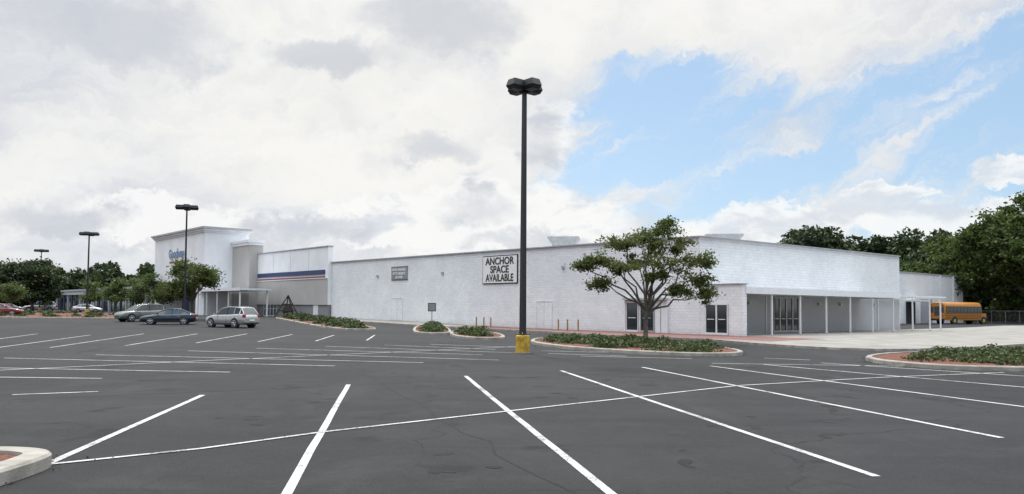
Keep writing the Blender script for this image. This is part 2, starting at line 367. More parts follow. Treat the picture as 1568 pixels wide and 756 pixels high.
for (x,y,wd,zt) in((5.2,80,3.1,8.95),(20.3,76.5,3.5,9.0)):
    m=MB(); T=Matrix.Translation((x,y,0))@Matrix.Rotation(R(-8),4,'Z')
    m.box(-wd*.36,wd*.36,-1,1,6.5,zt-.75,GALV,T)
    a=[T@Vector(q) for q in((-wd*.36,-1,zt-.75),(wd*.36,-1,zt-.75),(wd*.36,1,zt-.75),(-wd*.36,1,zt-.75),(-wd*.5,-1.2,zt-.2),(wd*.5,-1.2,zt-.2),(wd*.5,1.2,zt-.2),(-wd*.5,1.2,zt-.2))]
    m.hexa(a,GALV); m.box(-wd*.5,wd*.5,-1.2,1.2,zt-.198,zt,GALV,T)
    for i in range(5): m.box(-wd*.34+i*wd*.14,-wd*.34+i*wd*.14+wd*.1,-1.01,-1.002,6.7,zt-.85,COPE,T)
    m.obj('rooftop_air_unit',B)
def text(body,size,loc,mat,name,parent,sx=1.0,X=-U):
    c=bpy.data.curves.new(name,'FONT'); c.body=body; c.size=size; c.align_x='CENTER'; c.align_y='CENTER'; c.extrude=.01; c.offset=.022*size; c.materials.append(mat)
    o=bpy.data.objects.new(name,c); COL.objects.link(o); o.parent=parent
    Y=Vector((0,0,1)); Z=X.cross(Y)
    M=Matrix(((X.x*sx,Y.x,Z.x,loc.x),(X.y*sx,Y.y,Z.y,loc.y),(X.z*sx,Y.z,Z.z,loc.z),(0,0,0,1))); o.matrix_world=M
    return o
S=empty('space_available_sign')
m=MB(); fb(m,22.1,26.9,-.09,-.004,3.92,6.42,INK); fb(m,22.18,26.82,-.11,-.091,4.0,6.34,SIGNW); m.obj('panel',S)
for i,(tx,sx) in enumerate((('ANCHOR',1.0),('SPACE',1.0),('AVAILABLE',1.0))): text(tx,.88,P(24.5,-.125,5.90-.74*i),INK,'lettering',S,sx*(1.02 if i<2 else .88))
S2=empty('leasing_sign')
m=MB(); fb(m,39.3,42.3,-.09,-.004,4.65,5.95,SIGNG); fb(m,39.25,42.35,-.095,-.0045,5.95,6.0,INK);fb(m,39.25,42.35,-.095,-.0045,4.6,4.65,INK); m.obj('panel',S2)
text('SPACE AVAILABLE',.37,P(40.8,-.105,5.66),SIGNW,'lettering',S2,.85); text('UP TO 100,000 SF',.37,P(40.8,-.105,5.26),SIGNW,'lettering',S2,.85); text('555-0100',.34,P(40.8,-.105,4.88),SIGNW,'lettering',S2,1)
# next store + tower
B2=empty('department_store')
m=MB(); fb(m,55.52,75.7,-.5,.1,2.0,8.85,EIFS); fb(m,56,110,.11,28,-.2,6.6,EIFS); m.obj('wing_upper',B2)
m=MB(); fb(m,55.6,75.7,-.42,.09,-.2,1.998,GREYW); fb(m,55.52,75.7,-.56,-.502,2.0,5.1,TAN); m.obj('wing_lower',B2)
m=MB(); fb(m,55.45,75.7,-.6,.18,8.852,8.97,COPE)
fb(m,56.2,75.6,-.6,-.503,5.6,6.15,BLUE); fb(m,56.2,75.6,-.6,-.503,5.25,5.4,REDP); fb(m,55.55,75.65,-.64,-.561,5.101,5.2,WHT)
for s in(60.5,65.6,70.7): fb(m,s,s+.03,-.512,-.503,6.16,8.8,GREYW)
m.obj('stripes_and_coping',B2)
m=MB(); fb(m,75.72,81.7,-1.7,.2,-.2,10.1,TAN); fb(m,75.6,81.72,-1.85,.3,10.1,10.45,EIFS); fb(m,75.45,81.72,-2.0,.4,10.45,10.8,WHT); m.obj('pier',B2)
TW=-5.6
m=MB(); fb(m,81.75,104,TW,.6,5.0,12.0,EIFS); fb(m,81.75,85,TW+.02,.6,-.2,5,EIFS); fb(m,100.5,104,TW+.02,.6,-.2,5,EIFS); fb(m,85,100.5,TW+3,.6,-.2,5,TAN); m.obj('tower',B2)
m=MB(); fb(m,81.6,104.2,TW-.15,.7,12.0,12.25,WHT); fb(m,81.4,104.4,TW-.35,.8,12.25,12.5,EIFS); fb(m,81.2,104.6,TW-.55,.9,12.5,12.75,COPE); 
fb(m,81.7,104.05,TW-.08,TW-.002,5.0,5.4,WHT); m.obj('cornice',B2)
m=MB(); fb(m,86.2,99.4,TW+2.9,TW+2.99,.3,4.3,GLASS)
for i in range(8): fb(m,86.2+i*1.87,86.3+i*1.87,TW+2.8,TW+2.89,.3,4.3,WHT)
fb(m,87.5,88.5,TW-.5,TW-.1,.3,3.2,BLUE); m.obj('storefront',B2)
text('Goodway',1.9,P(93.4,TW-.12,9.5),SBLUE,'lettering',B2,.92)
m=MB(); fb(m,90.3,96.6,TW-.1,TW-.002,8.2,8.42,REDP); m.obj('lettering_underline',B2)
m=MB(); fb(m,67.5,83,-6.2,-2.02,3.75,4.0,WHT); fb(m,67.4,83.1,-6.3,-6.202,3.7,4.08,WHT)
for s in(67.8,71.5,75.4,79.2,82.6): fb(m,s,s+.14,-6.1,-5.96,.2,3.75,WHT)
fb(m,67.8,68,-2.6,-2.4,.2,3.75,WHT); m.obj('entry_canopy',B2)
m=MB(); glazed(m,69.5,73.5,.45,3.0,-.42,4,mat=WHT)
fb(m,58,59.2,-.46,-.424,.45,1.99,WHT); m.obj('service_doors',B2)
# strip mall
B3=empty('strip_mall')
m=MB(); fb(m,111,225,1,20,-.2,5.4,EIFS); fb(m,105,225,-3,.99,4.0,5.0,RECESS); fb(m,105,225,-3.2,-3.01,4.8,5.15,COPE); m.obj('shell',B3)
m=MB()
for i in range(30): fb(m,106+i*4,106.35+i*4,-2.9,-2.5,.2,4.0,NBLUE if i%3 else RECESS)
fb(m,111,224,.9,.99,.5,3.4,GLASS); m.obj('arcade',B3)
# right rear building
B4=empty('rear_warehouse_wing')
E=Vector((72.5,128,0)); 
def Q(a,b,zz): q=E-V*a+U*b; return Vector((q.x,q.y,zz))
def qb(m,a0,a1,b0,b1,z0,z1,mt): m.hexa([Q(a0,b0,z0),Q(a1,b0,z0),Q(a1,b1,z0),Q(a0,b1,z0),Q(a0,b0,z1),Q(a1,b0,z1),Q(a1,b1,z1),Q(a0,b1,z1)],mt)
m=MB(); qb(m,0,60,0,20,-.2,7.3,WALL); qb(m,-.1,60,-.1,20.1,7.302,7.45,COPE); m.obj('walls',B4)
m=MB(); qb(m,12,16,-.06,-.004,.0,3.6,COPE); qb(m,18,21,-2,-.01,3.2,3.4,WHT); qb(m,18,21,-.08,-.004,0,3.1,DARK)
for a in(4,9): qb(m,a,a+.2,-.2,-.004,0,7.3,WHT)
qb(m,2.5,3.0,-.3,-.004,4.8,5.1,COPE); m.obj('loading_doors',B4)
# ------------------------------------------------------------------ lamps
def lamp(x,y,h,heads,rot,base=True,hs=1.0):
    z0=G(x,y); T=Matrix.Translation((x,y,z0))@Matrix.Rotation(R(rot),4,'Z')
    e=empty('street_lamp')
    if base:
        m=MB(); m.cyl((0,0,-.1),(0,0,.68),.28,.28,YEL,24); m.cyl((0,0,.68),(0,0,.72),.28,.25,YEL,24); m.cyl((0,0,-.05),(0,0,.03),.31,.31,CURB,24); m.obj('concrete_base',e,T)
    m=MB(); zb=.7 if base else 0
    m.box(-.2,.2,-.2,.2,zb+.02,zb+.06,BLK); 
    a,b=.10,.07
    m.hexa([(-a,-a,zb),(a,-a,zb),(a,a,zb),(-a,a,zb),(-b,-b,h-.4),(b,-b,h-.4),(b,b,h-.4),(-b,b,h-.4)],BLK)
    for sx in(-.15,.15):
        for sy in(-.15,.15): m.cyl((sx,sy,zb+.06),(sx,sy,zb+.13),.02,.02,GALV,6)
    m.obj('pole',e,T)
    m=MB(); m.box(-.09,.09,-.09,.09,h-.42,h-.14,BLK)
    for k in range(heads):
        A=Matrix.Rotation(2*math.pi*k/heads,4,'Z')
        m2=MB(); m2.box(.08,.25,-.04,.04,h-.34,h-.22,BLK)
        x0,x1,wd=.16*hs,.78*hs,.25*hs
        m2.hexa([(x0+.05,-wd*.7,h-.5),(x1-.08,-wd*.7,h-.5),(x1-.08,wd*.7,h-.5),(x0+.05,wd*.7,h-.5),(x0,-wd,h-.34),(x1,-wd,h-.34),(x1,wd,h-.34),(x0,wd,h-.34)],BLK)
        m2.hexa([(x0,-wd,h-.339),(x1,-wd,h-.339),(x1,wd,h-.339),(x0,wd,h-.339),(x0+.05,-wd*.8,h-.08),(x1-.09,-wd*.8,h-.08),(x1-.09,wd*.8,h-.08),(x0+.05,wd*.8,h-.08)],BLK)
        m.mesh([A@Vector(p) for p in m2.v],m2.f,BLK)
    m.obj('lamp_heads',e,T)
lamp(.45,32.1,11.1,4,40)
lamp(-31.2,76,11.3,4,20,True,1.35)
lamp(-55.4,104,10.9,4,10,True,1.5)
lamp(-82.3,139,11.0,4,30,True,1.5)
lamp(-101,160,6.5,2,30,True)
for x,y in((-3.0,68),(-2.35,67.5),(-1.75,67),(3.55,60.6),(4.2,60),(4.95,59.3)):
    m=MB(); z0=G(x,y)+.1; m.cyl((x,y,z0-.2),(x,y,z0+.85),.06,.06,DULLY,12,False); m.cyl((x,y,z0+.85),(x,y,z0+.9),.06,.03,DULLY,12); m.obj('bollard')
m=MB(); x,y=-7.1,71; z0=G(x,y)
m.cyl((x,y,z0),(x,y,z0+2.1),.03,.03,BLK,8); m.box(x-.36,x+.36,y-.04,y-.02,z0+1.35,z0+2.1,BLK); m.box(x-.3,x+.3,y-.05,y-.041,z0+1.42,z0+2.03,SIGNG); m.obj('traffic_sign')
m=MB(); x,y=-27.5,98; z0=G(x,y)
top=Vector((x,y,z0+2.7))
for dx,dy in((-1.5,-.6),(-.6,.9),(1.5,-.5),(.5,.9)): m.cyl((x+dx,y+dy,z0),top,.09,.07,WOOD,8)
m.beam((x-1.1,y-.4,z0+.8),(x+1.1,y-.4,z0+.8),.1,.15,WOOD); m.cyl((x,y-.3,z0+.8),(x,y+.3,z0+.8),.6,.6,WOOD,20); m.beam((x-.7,y-.3,z0+1.6),(x+.7,y-.3,z0+1.6),.1,.12,WOOD)
m.obj('timber_frame')
# ------------------------------------------------------------------ cars
def loft(m,rings,mat,caps=True,smooth=True):
    n=len(rings[0]); vs=[p for r in rings for p in r]
    fs=[(i*n+j,i*n+(j+1)%n,(i+1)*n+(j+1)%n,(i+1)*n+j) for i in range(len(rings)-1) for j in range(n)]
    m.mesh(vs,fs,mat,smooth)
    if caps: m.mesh(vs,[tuple(range(n-1,-1,-1)),tuple(range(len(vs)-n,len(vs)))],mat)
def wheel(m,x,y,r,side):
    yo=y*side
    m.cyl((x,yo-.2*side,r),(x,yo+.012*side,r),r,r,TIRE,22); m.cyl((x,yo+.013*side,r),(x,yo+.022*side,r),r*.68,r*.64,DARK,20)
    m.cyl((x,yo+.023*side,r),(x,yo+.035*side,r),r*.16,r*.14,RIM,10)
    for k in range(5):
        t=2*math.pi*k/5+.3
        m.cyl((x,yo+.03*side,r),(x+math.cos(t)*r*.64,yo+.03*side,r+math.sin(t)*r*.64),r*.1,r*.09,RIM,6)
    for k in range(20):
        a=2*math.pi*k/20;b=2*math.pi*(k+1)/20
        m.beam((x+math.cos(a)*r*.66,yo+.028*side,r+math.sin(a)*r*.66),(x+math.cos(b)*r*.66,yo+.028*side,r+math.sin(b)*r*.66),.02,.03,RIM)
def car(name,x,y,hd,kind,paint,sc=1.0):
    e=empty(name); a=math.atan2(hd[1],hd[0]); T=Matrix.Translation((x,y,G(x,y)))@Matrix.Rotation(a,4,'Z')@Matrix.Scale(sc,4)
    if kind=='suv':
        st=[(2.36,.36,.60,.66),(2.26,.28,.78,.82),(2.0,.24,.90,.90),(1.5,.24,.98,.93),(1.05,.24,1.03,.94),(.2,.24,1.05,.94),(-.9,.24,1.08,.94),(-1.7,.25,1.12,.93),(-2.15,.28,1.10,.88),(-2.33,.34,1.0,.82),(-2.38,.4,.75,.78)]
        gh=[(1.12,1.05,.72,.80),(.72,1.33,.70,.84),(.3,1.56,.66,.85),(-.4,1.67,.65,.85),(-1.2,1.66,.64,.85),(-1.85,1.58,.62,.83),(-2.1,1.3,.66,.80),(-2.26,1.08,.72,.78)]; bz=1.02; r=.37; ax=(1.43,-1.38); pl=[2,3,4,5]
    else:
        st=[(2.38,.34,.52,.62),(2.28,.26,.66,.80),(2.0,.22,.76,.87),(1.5,.2,.83,.90),(1.0,.2,.90,.91),(.2,.2,.92,.91),(-.9,.2,.94,.91),(-1.6,.21,.97,.90),(-2.15,.24,.98,.86),(-2.33,.3,.9,.80),(-2.38,.36,.7,.74)]
        gh=[(1.15,.91,.68,.77),(.7,1.15,.66,.80),(.25,1.34,.62,.82),(-.35,1.41,.6,.82),(-1.0,1.37,.59,.81),(-1.45,1.2,.62,.79),(-1.95,.98,.68,.74)]; bz=.9; r=.32; ax=(1.42,-1.35); pl=[2,3,4]
    m=MB(); rings=[]
    for (xx,zb,zt,hw) in st:
        half=[(hw*.86,zb),(hw*.98,zb+.10),(hw,(zb+zt)/2),(hw*.985,zt-.10),(hw*.93,zt-.025),(hw*.8,zt+.012),(hw*.4,zt+.03)]
        rings.append([(xx,yy,zz) for yy,zz in half]+[(xx,0,zt+.035)]+[(xx,-yy,zz) for yy,zz in reversed(half)])
    loft(m,rings,paint); m.obj('body',e,T)
    m=MB(); n=len(gh)
    for i in range(n-1):
        a_,b_=gh[i],gh[i+1]
        for sd in(1,-1): m.poly([(a_[0],sd*a_[3],bz),(b_[0],sd*b_[3],bz),(b_[0],sd*b_[2],b_[1]),(a_[0],sd*a_[2],a_[1])],GLASS)
        roof=(i>=2 and i<n-3)
        mt=paint if roof else GLASS
        m.poly([(a_[0],a_[2],a_[1]),(b_[0],b_[2],b_[1]),(b_[0],0,b_[1]+.03),(a_[0],0,a_[1]+.03)],mt,True)
        m.poly([(a_[0],0,a_[1]+.03),(b_[0],0,b_[1]+.03),(b_[0],-b_[2],b_[1]),(a_[0],-a_[2],a_[1])],mt,True)
        for sd in(1,-1): m.cyl((a_[0],sd*a_[2],a_[1]),(b_[0],sd*b_[2],b_[1]),.045,.045,paint,8)
    for i in pl:
        q=gh[i]
        if i==2: continue
        for sd in(1,-1): m.cyl((q[0],sd*(q[3]+.0),bz),(q[0],sd*q[2],q[1]),.035 if i<5 else .09,.03,paint if i>3 else BLK,6)
    m.obj('cabin',e,T)
    m=MB(); hw=st[5][3]
    for xx in ax:
        for sd in(1,-1):
            m.cyl((xx,sd*(hw-.25),r*1.03),(xx,sd*(hw+.004),r*1.03),r*1.16,r*1.16,DARK,24); wheel(m,xx,hw+.01,r,sd)
    m.obj('wheels',e,T)
    m=MB(); zt=st[1][2]; f=st[0][0]
    for sd in(1,-1):
        m.hexa([(f-.16,sd*.48,zt-.2),(f-.02,sd*.48,zt-.2),(f-.13,sd*.80,zt-.17),(f-.35,sd*.84,zt-.17),(f-.2,sd*.48,zt-.04),(f-.08,sd*.48,zt-.04),(f-.2,sd*.80,zt-.02),(f-.4,sd*.85,zt-.02)],HEADL)
        zz=.85 if kind=='suv' else .72
        m.box(-2.39,-2.2,sd*.62 if sd>0 else -.86,.86 if sd>0 else -.62,zz,zz+.2,TAIL)
        m.box(.75,.92,sd*(hw+.02) if sd>0 else -hw-.2,hw+.2 if sd>0 else -(hw+.02),bz+.02,bz+.16,paint)
        zc=bz-.16
        m.box(-.1,.1,*(sorted((sd*(hw-.01),sd*(hw+.02)))),zc,zc+.03,ALU); m.box(-1.0,-.8,*(sorted((sd*(hw-.01),sd*(hw+.02)))),zc,zc+.03,ALU)
        for xs in(.62,-.4,-1.35): m.box(xs-.006,xs+.006,*(sorted((sd*(hw-.05),sd*(hw+.003)))),.4,bz-.05,DARK)
        m.box(-1.0,1.0,*(sorted((sd*(hw-.06),sd*(hw+.006)))),.24,.36,BLK)
    m.box(-2.42,-2.3,-.25,.25,.55,.68,SIGNW); m.box(f-.06,f+.01,-.4,.4,.4,.5,DARK); m.box(-2.41,-2.2,-.7,.7,.34,.44,BLK)
    m.obj('trim',e,T)
def carpaint(n,c): 
    mm=simple(n,c,.28,.35,var=.02); mm.node_tree.nodes['Principled BSDF'].inputs['Coat Weight'].default_value=.8; return mm
SIL=carpaint('silver_paint',(.40,.40,.39)); NAVY=carpaint('dark_blue_paint',(.012,.024,.04)); GRN=carpaint('grey_green_paint',(.13,.15,.14)); WPT=carpaint('white_car_paint',(.7,.7,.7)); BKP=carpaint('dark_paint',(.03,.03,.035)); MAR=carpaint('maroon_paint',(.16,.015,.015))
car('parked_suv',-23.0,65.6,(-.857,.508),'suv',SIL)
car('parked_sedan',-30.6,71.2,(-.96,-.28),'sedan',NAVY,.98)
car('parked_suv',-36.2,78,(-.62,-.78),'suv',GRN)
car('parked_suv',-84,142,(-.9,-.43),'suv',SIL,1.12)
car('parked_sedan',-75,141,(.9,.3),'sedan',WPT)
car('parked_sedan',-60.9,95,(.9,.3),'sedan',MAR)
car('parked_sedan',-92,146,(.9,.3),'sedan',BKP)
# bus
e=empty('school_bus'); hd=(.91,.41); a=math.atan2(hd[1],hd[0])
T=Matrix.Translation((60.3-.41*1.2,111+.91*1.2,0))@Matrix.Rotation(a,4,'Z')
m=MB(); rings=[]
for xx,sc in((0,.97),(.06,1),(7.6,1),(7.75,.96)):
    half=[(1.18,.55),(1.2,.6),(1.2,2.2),(1.16,2.65),(1.0,2.95),(.7,3.08)]
    rings.append([(xx,yy*sc,.55+(zz-.55)*sc) for yy,zz in half]+[(xx,0,.55+2.57*sc)]+[(xx,-yy*sc,.55+(zz-.55)*sc) for yy,zz in reversed(half)])
loft(m,rings,ORNG); m.box(7.75,9.0,-.95,.95,.6,1.55,ORNG); m.box(9.0,9.15,-1.05,1.05,.5,.8,BLK); m.box(-.12,0,-1.15,1.15,.5,.78,BLK)
m.obj('body',e,T)
m=MB()
for sd in(1,-1):
    q=sorted((sd*1.201,sd*1.215)); m.box(.25,7.6,*q,1.62,2.5,BLK)
    q=sorted((sd*1.216,sd*1.225))
    for i in range(10): m.box(.35+i*.72,.99+i*.72,*q,1.68,2.44,GLASS)
    q=sorted((sd*1.202,sd*1.22))
    for zz in(.85,1.15,1.45): m.box(.1,7.6,*q,zz,zz+.08,BLK)
m.box(-.015,-.002,-.45,.45,1.2,2.5,GLASS); m.box(-.015,-.002,-1.05,-.55,1.6,2.45,GLASS); m.box(-.015,-.002,.55,1.05,1.6,2.45,GLASS); m.box(7.76,7.78,-1.0,1.0,1.7,2.6,GLASS)
for yy in(-.95,.8): m.box(-.03,-.002,yy,yy+.16,1.1,1.3,TAIL); m.box(-.03,-.002,yy,yy+.2,2.55,2.72,TAIL)
m.obj('windows_and_lights',e,T)
m=MB()
for xx in(2.0,8.1):
    for sd in(1,-1): m.cyl((xx,sd*.9,.5),(xx,sd*1.21,.5),.6,.6,DARK,20); m.cyl((xx,sd*.9,.5),(xx,sd*1.225,.5),.5,.5,TIRE,20); m.cyl((xx,sd*1.226,.5),(xx,sd*1.235,.5),.25,.22,YEL,12)
m.obj('wheels',e,T)
m=MB(); 
for i in range(24):
    x=70+i*2.6;y=132+i*.4; m.cyl((x,y,-.1),(x,y,2.0),.035,.035,GALV,6)
m.beam((70,132,1.95),(129.8,141.2,1.95),.05,.05,GALV)
for k in range(9): m.beam((70,132,.2+k*.2),(129.8,141.2,.2+k*.2),.01,.015,GALV)
m.obj('chain_link_fence')
# ------------------------------------------------------------------ foliage
LM=leaf_mat('elm_leaves',(.05,.07,.016),(.095,.122,.032),.9,.4); LO=leaf_mat('oak_leaves',(.03,.052,.014),(.085,.115,.028),.35)
LD=leaf_mat('far_leaves',(.018,.03,.012),(.048,.07,.024),.15,.2); LJ=leaf_mat('juniper_leaves',(.03,.045,.015),(.07,.095,.03),1.5,.2); LY=leaf_mat('young_leaves',(.06,.085,.026),(.12,.16,.05),.4)
def leaf_obj(name,C,size,mat,parent=None):
    N=len(C); d=rng.normal(size=(N,3)); d[:,2]*=.7; d/=np.linalg.norm(d,axis=1)[:,None]
    w=rng.normal(size=(N,3)); w-= (w*d).sum(1)[:,None]*d; w/=np.linalg.norm(w,axis=1)[:,None]
    s=size*rng.uniform(.6,1.4,N)[:,None]
    v=np.stack([C-d*s*.6,C+w*s*.34,C+d*s*.6,C-w*s*.34],1).reshape(-1,3)
    me=bpy.data.meshes.new(name); me.vertices.add(4*N); me.vertices.foreach_set('co',v.astype(np.float32).ravel())
    me.loops.add(4*N); me.loops.foreach_set('vertex_index',np.arange(4*N,dtype=np.int32)); me.polygons.add(N)
    me.polygons.foreach_set('loop_start',np.arange(0,4*N,4,dtype=np.int32)); me.update(calc_edges=True)
    me.materials.append(mat); o=bpy.data.objects.new(name,me); COL.objects.link(o)
    if parent: o.parent=parent
    return o
def curve_limb(m,a,b,r0,r1,wob,n=5,sag=0):
    a=np.array(a);b=np.array(b);pts=[a]
    for i in range(1,n+1):
        t=i/n; p=a*(1-t)+b*t+rng.normal(size=3)*wob*math.sin(math.pi*t); p[2]+=sag*math.sin(math.pi*t); pts.append(p)
    for i in range(n): m.cyl(pts[i],pts[i+1],r0+(r1-r0)*i/n,r0+(r1-r0)*(i+1)/n,BARK,7,False)
    return pts
def tree(name,x,y,lobes,fork,tr,cl,lpc,lsize,crad,mat,wob=.15,lean=(0,0),rmin=.45):
    e=empty(name); z0=G(x,y); m=MB(); base=np.array([x,y,z0-.1]); F=np.array([x+lean[0],y+lean[1],z0+fork])
    m.cyl(base,base+np.array([0,0,.35]),tr*1.5,tr*1.05,BARK,10,False)
    curve_limb(m,base+np.array([0,0,.33]),F,tr*1.05,tr*.8,wob*.3,4)
    C=[]
    for (lx,ly,lz,rx,ry,rz) in lobes:
        c=np.array([x+lx,y+ly,z0+lz]); lp=curve_limb(m,F,c,tr*.5,tr*.14,wob,6,sag=.1*(lz-fork))
        for k in range(cl):
            q=rng.normal(size=3); q/=np.linalg.norm(q); rr=rng.uniform(rmin,1.1)
            cc=c+q*rr*np.array([rx,ry,rz])
            j=min(range(2,len(lp)),key=lambda i:np.linalg.norm(lp[i]-cc)); curve_limb(m,lp[j],cc,tr*.11,tr*.04,wob*.5,3)
            nl=int(lpc*rng.uniform(.3,1.5)); sz=crad*rng.uniform(.6,1.3)
            C.append(cc+rng.normal(size=(nl,3))*np.array([sz,sz,sz*.5]))
            k2=max(3,nl//4); t=rng.uniform(.3,1,k2)[:,None]; C.append(lp[j]*(1-t)+cc*t+rng.normal(size=(k2,3))*crad*.35)
    m.obj('trunk_and_limbs',e); leaf_obj('leaves',np.concatenate(C),lsize,mat,e); return e
tree('elm_tree',7.2,43.0,[(.9,0,5.85,1.0,1.1,.55),(-.1,0,5.2,1.1,1.1,.6),(-1.3,.3,5.35,1.0,1.1,.55),(2.0,-.5,5.2,1.0,1.1,.55),(-2.5,0,4.45,1.0,1,.35),(-3.3,0,4.15,.6,.6,.22),(3.0,.2,4.4,.8,1,.4),(-1.6,-1,4.0,1.0,1.2,.45),(1.3,-1.5,4.2,1.2,1.2,.55),(2.8,.5,3.4,.9,1,.6),(3.4,.2,2.6,.45,.6,.45),(-.2,1.5,4.5,1.4,1.3,.6),(-2.3,.8,3.2,.8,.8,.35),(.6,-.5,3.6,1.1,1,.45),(1.2,0,6.35,.4,.4,.25),(.2,1,5.9,.9,.8,.4),(2.0,.4,2.9,.7,.8,.35)],
     1.7,.13,12,80,.12,.22,LM,.16,(.1,0),.3)
def rlobes(n,W,z0,z1,r):
    o=[]
    for i in range(n):
        t=rng.uniform(0,1); zz=z0+(z1-z0)*t; k=math.sin(math.pi*(.18+.72*t)); a=rng.uniform(0,6.28); rr=W*k*math.sqrt(rng.uniform(.1,1))
        o.append((rr*math.cos(a),rr*math.sin(a),zz,r*rng.uniform(.8,1.2),r*rng.uniform(.8,1.2),r*.7))
    return o
tree('parking_lot_tree',-34.0,85,rlobes(14,3.1,3.0,5.8,1.05),1.8,.16,12,60,.2,.36,LM,.15)
tree('oak_tree',82,125,rlobes(36,9.5,4,20,2.5),4,.5,20,60,.5,.7,LO,.5)
tree('oak_tree',73,132,rlobes(22,5.5,3,13.5,2.0),3,.35,16,55,.45,.65,LO,.4)
tree('oak_tree',96,150,rlobes(22,8,5,20,2.8),4,.5,16,60,.6,.9,LO,.5)
tree('oak_tree',89,140,rlobes(18,6,2,10,2.4),2,.4,14,60,.5,.8,LO,.4)
tree('broadleaf_tree',-77,128,rlobes(20,4.4,2.5,8.0,1.5),1.5,.3,14,80,.35,.6,LD,.3)
tree('broadleaf_tree',-86,132,rlobes(16,4.2,2.0,7.2,1.5),1.5,.3,12,80,.35,.6,LD,.3)
for (xx,yy,hh) in((-70,132,6.0),(-66,140,6.6),(-60.5,122,5.8),(-74,118,5.0),(-56,123,6.4),(-63,150,6.8),(-82,140,5.5),(-52,119,5.0)):
    tree('young_tree',xx,yy,rlobes(8,1.7,2.0,hh-.8,.9),1.4,.1,8,40,.26,.4,LY,.1)
def mass(name,specs,mat,lsize,per=260):
    C=[];e=empty(name);m=MB()
    for (x,y,w,h,z0) in specs:
        nl=rng.integers(9,14)
        m.cyl((x,y,-.2),(x,y,h*.7),.3,.15,BARK,6,False)
        for i in range(nl):
            t=rng.uniform(0,1); zz=z0+(h-z0)*t*.9; k=.35+.75*math.sin(math.pi*(.15+.75*t)); aa=rng.uniform(0,6.28); rr=w*.6*k*rng.uniform(.2,1)
            c=np.array([x+rr*math.cos(aa),y+rr*math.sin(aa),zz]); q=rng.normal(size=(per,3)); q/=np.linalg.norm(q,axis=1)[:,None]
            q*=rng.uniform(.5,1.12,(per,1)); C.append(c+q*np.array([w*.36,w*.36,w*.26]))
    m.obj('trunks',e); leaf_obj('foliage',np.concatenate(C),lsize,mat,e)
sp=[]
for i in range(48):
    t=i/47; D=rng.uniform(165,185); k=.352+t*.34; sp.append((k*D,D,rng.uniform(6,9),rng.uniform(17,19.5)+1.2*math.sin(t*11+1),1.5))
for i in range(18):
    t=i/17; D=rng.uniform(150,160); k=.50+t*.2; sp.append((k*D,D,rng.uniform(4,7),rng.uniform(10,15),.5))
mass('distant_trees',sp,LD,.8,300)
sp=[]
for i in range(44):
    t=i/43; D=rng.uniform(250,290); k=-.72+t*.34; sp.append((k*D,D,rng.uniform(6,10),rng.uniform(10,16),1))
mass('distant_trees',sp,LD,1.3,200)
def inpoly(px,py,poly):
    c=False;n=len(poly)
    for i in range(n):
        x1,y1=poly[i];x2,y2=poly[(i+1)%n]
        if (y1>py)!=(y2>py) and px<(x2-x1)*(py-y1)/(y2-y1)+x1: c=not c
    return c
def shrubs(poly,n,per,h,ls,r=.55,skip=.25):
    p=inset(poly,.6); xs=[q[0] for q in p]; ys=[q[1] for q in p]; C=[]
    k=0;tries=0
    while k<n and tries<n*40:
        tries+=1
        x=rng.uniform(min(xs),max(xs)); y=rng.uniform(min(ys),max(ys))
        if not inpoly(x,y,p): continue
        if math.sin(x*1.9+1)*math.sin(y*1.3+x*.4)<-.35+skip*.3: continue
        k+=1; hh=h*rng.uniform(.45,1.25)
        q=rng.normal(size=(per,3))*np.array([r*.5,r*.5,.0]); q[:,2]=np.abs(rng.uniform(0,1,per))*hh*np.exp(-(q[:,0]**2+q[:,1]**2)/(r*r))
        C.append(q+np.array([x,y,G(x,y)+.13]))
    leaf_obj('juniper_shrubs',np.concatenate(C),ls,LJ)
shrubs(isl[0],115,140,.30,.11,.58,-.3); shrubs(isl[1],95,150,.34,.11,.55,.1); shrubs(isl[2],28,150,.4,.13); shrubs(isl[3],32,150,.4,.14); shrubs(isl[4],100,120,.55,.17); shrubs(isl[5],70,100,.45,.2)
C=[]
for poly_,nn in((I1,260),(I2,260),(I7,40)):
    pp=smooth_poly(poly_,2)
    for k in range(nn):
        i=rng.integers(0,len(pp)); j=(i+1)%len(pp); t_=rng.uniform()
        q=np.array(pp[i])*(1-t_)+np.array(pp[j])*t_; c_=np.mean(pp,axis=0); o_=(q-c_)/np.linalg.norm(q-c_)
        q=q+o_*abs(rng.normal())*.28; C.append((q[0],q[1],.016))
leaf_obj('leaf_litter',np.array(C),.035,LITT)
# ------------------------------------------------------------------ world
w=bpy.data.worlds.new('World'); scene.world=w; w.use_nodes=True; nt=w.node_tree; N=NT(nt)
bg=nt.nodes['Background']
SUN_EL=R(50); SUN_AZ=R(-18)
sky=nt.nodes.new('ShaderNodeTexSky'); sky.sky_type='NISHITA'; sky.sun_disc=False; sky.sun_elevation=SUN_EL; sky.sun_rotation=SUN_AZ; sky.air_density=1; sky.dust_density=.6
tc=nt.nodes.new('ShaderNodeTexCoord'); sp_=nt.nodes.new('ShaderNodeSeparateXYZ'); nt.links.new(tc.outputs['Generated'],sp_.inputs[0])
X,Y,Z=sp_.outputs
az=N.m('ARCTAN2',X,Y); el=N.m('ARCSINE',Z)
D_=tc.outputs['Generated']
warp=N.noise(D_,5,4,.6); warp2=N.noise(D_,16,6,.65)
azw=N.m('ADD',az,N.m('MULTIPLY',N.m('SUBTRACT',warp,.5),.16)); elw=N.m('ADD',el,N.m('MULTIPLY',N.m('SUBTRACT',warp2,.5),.10))
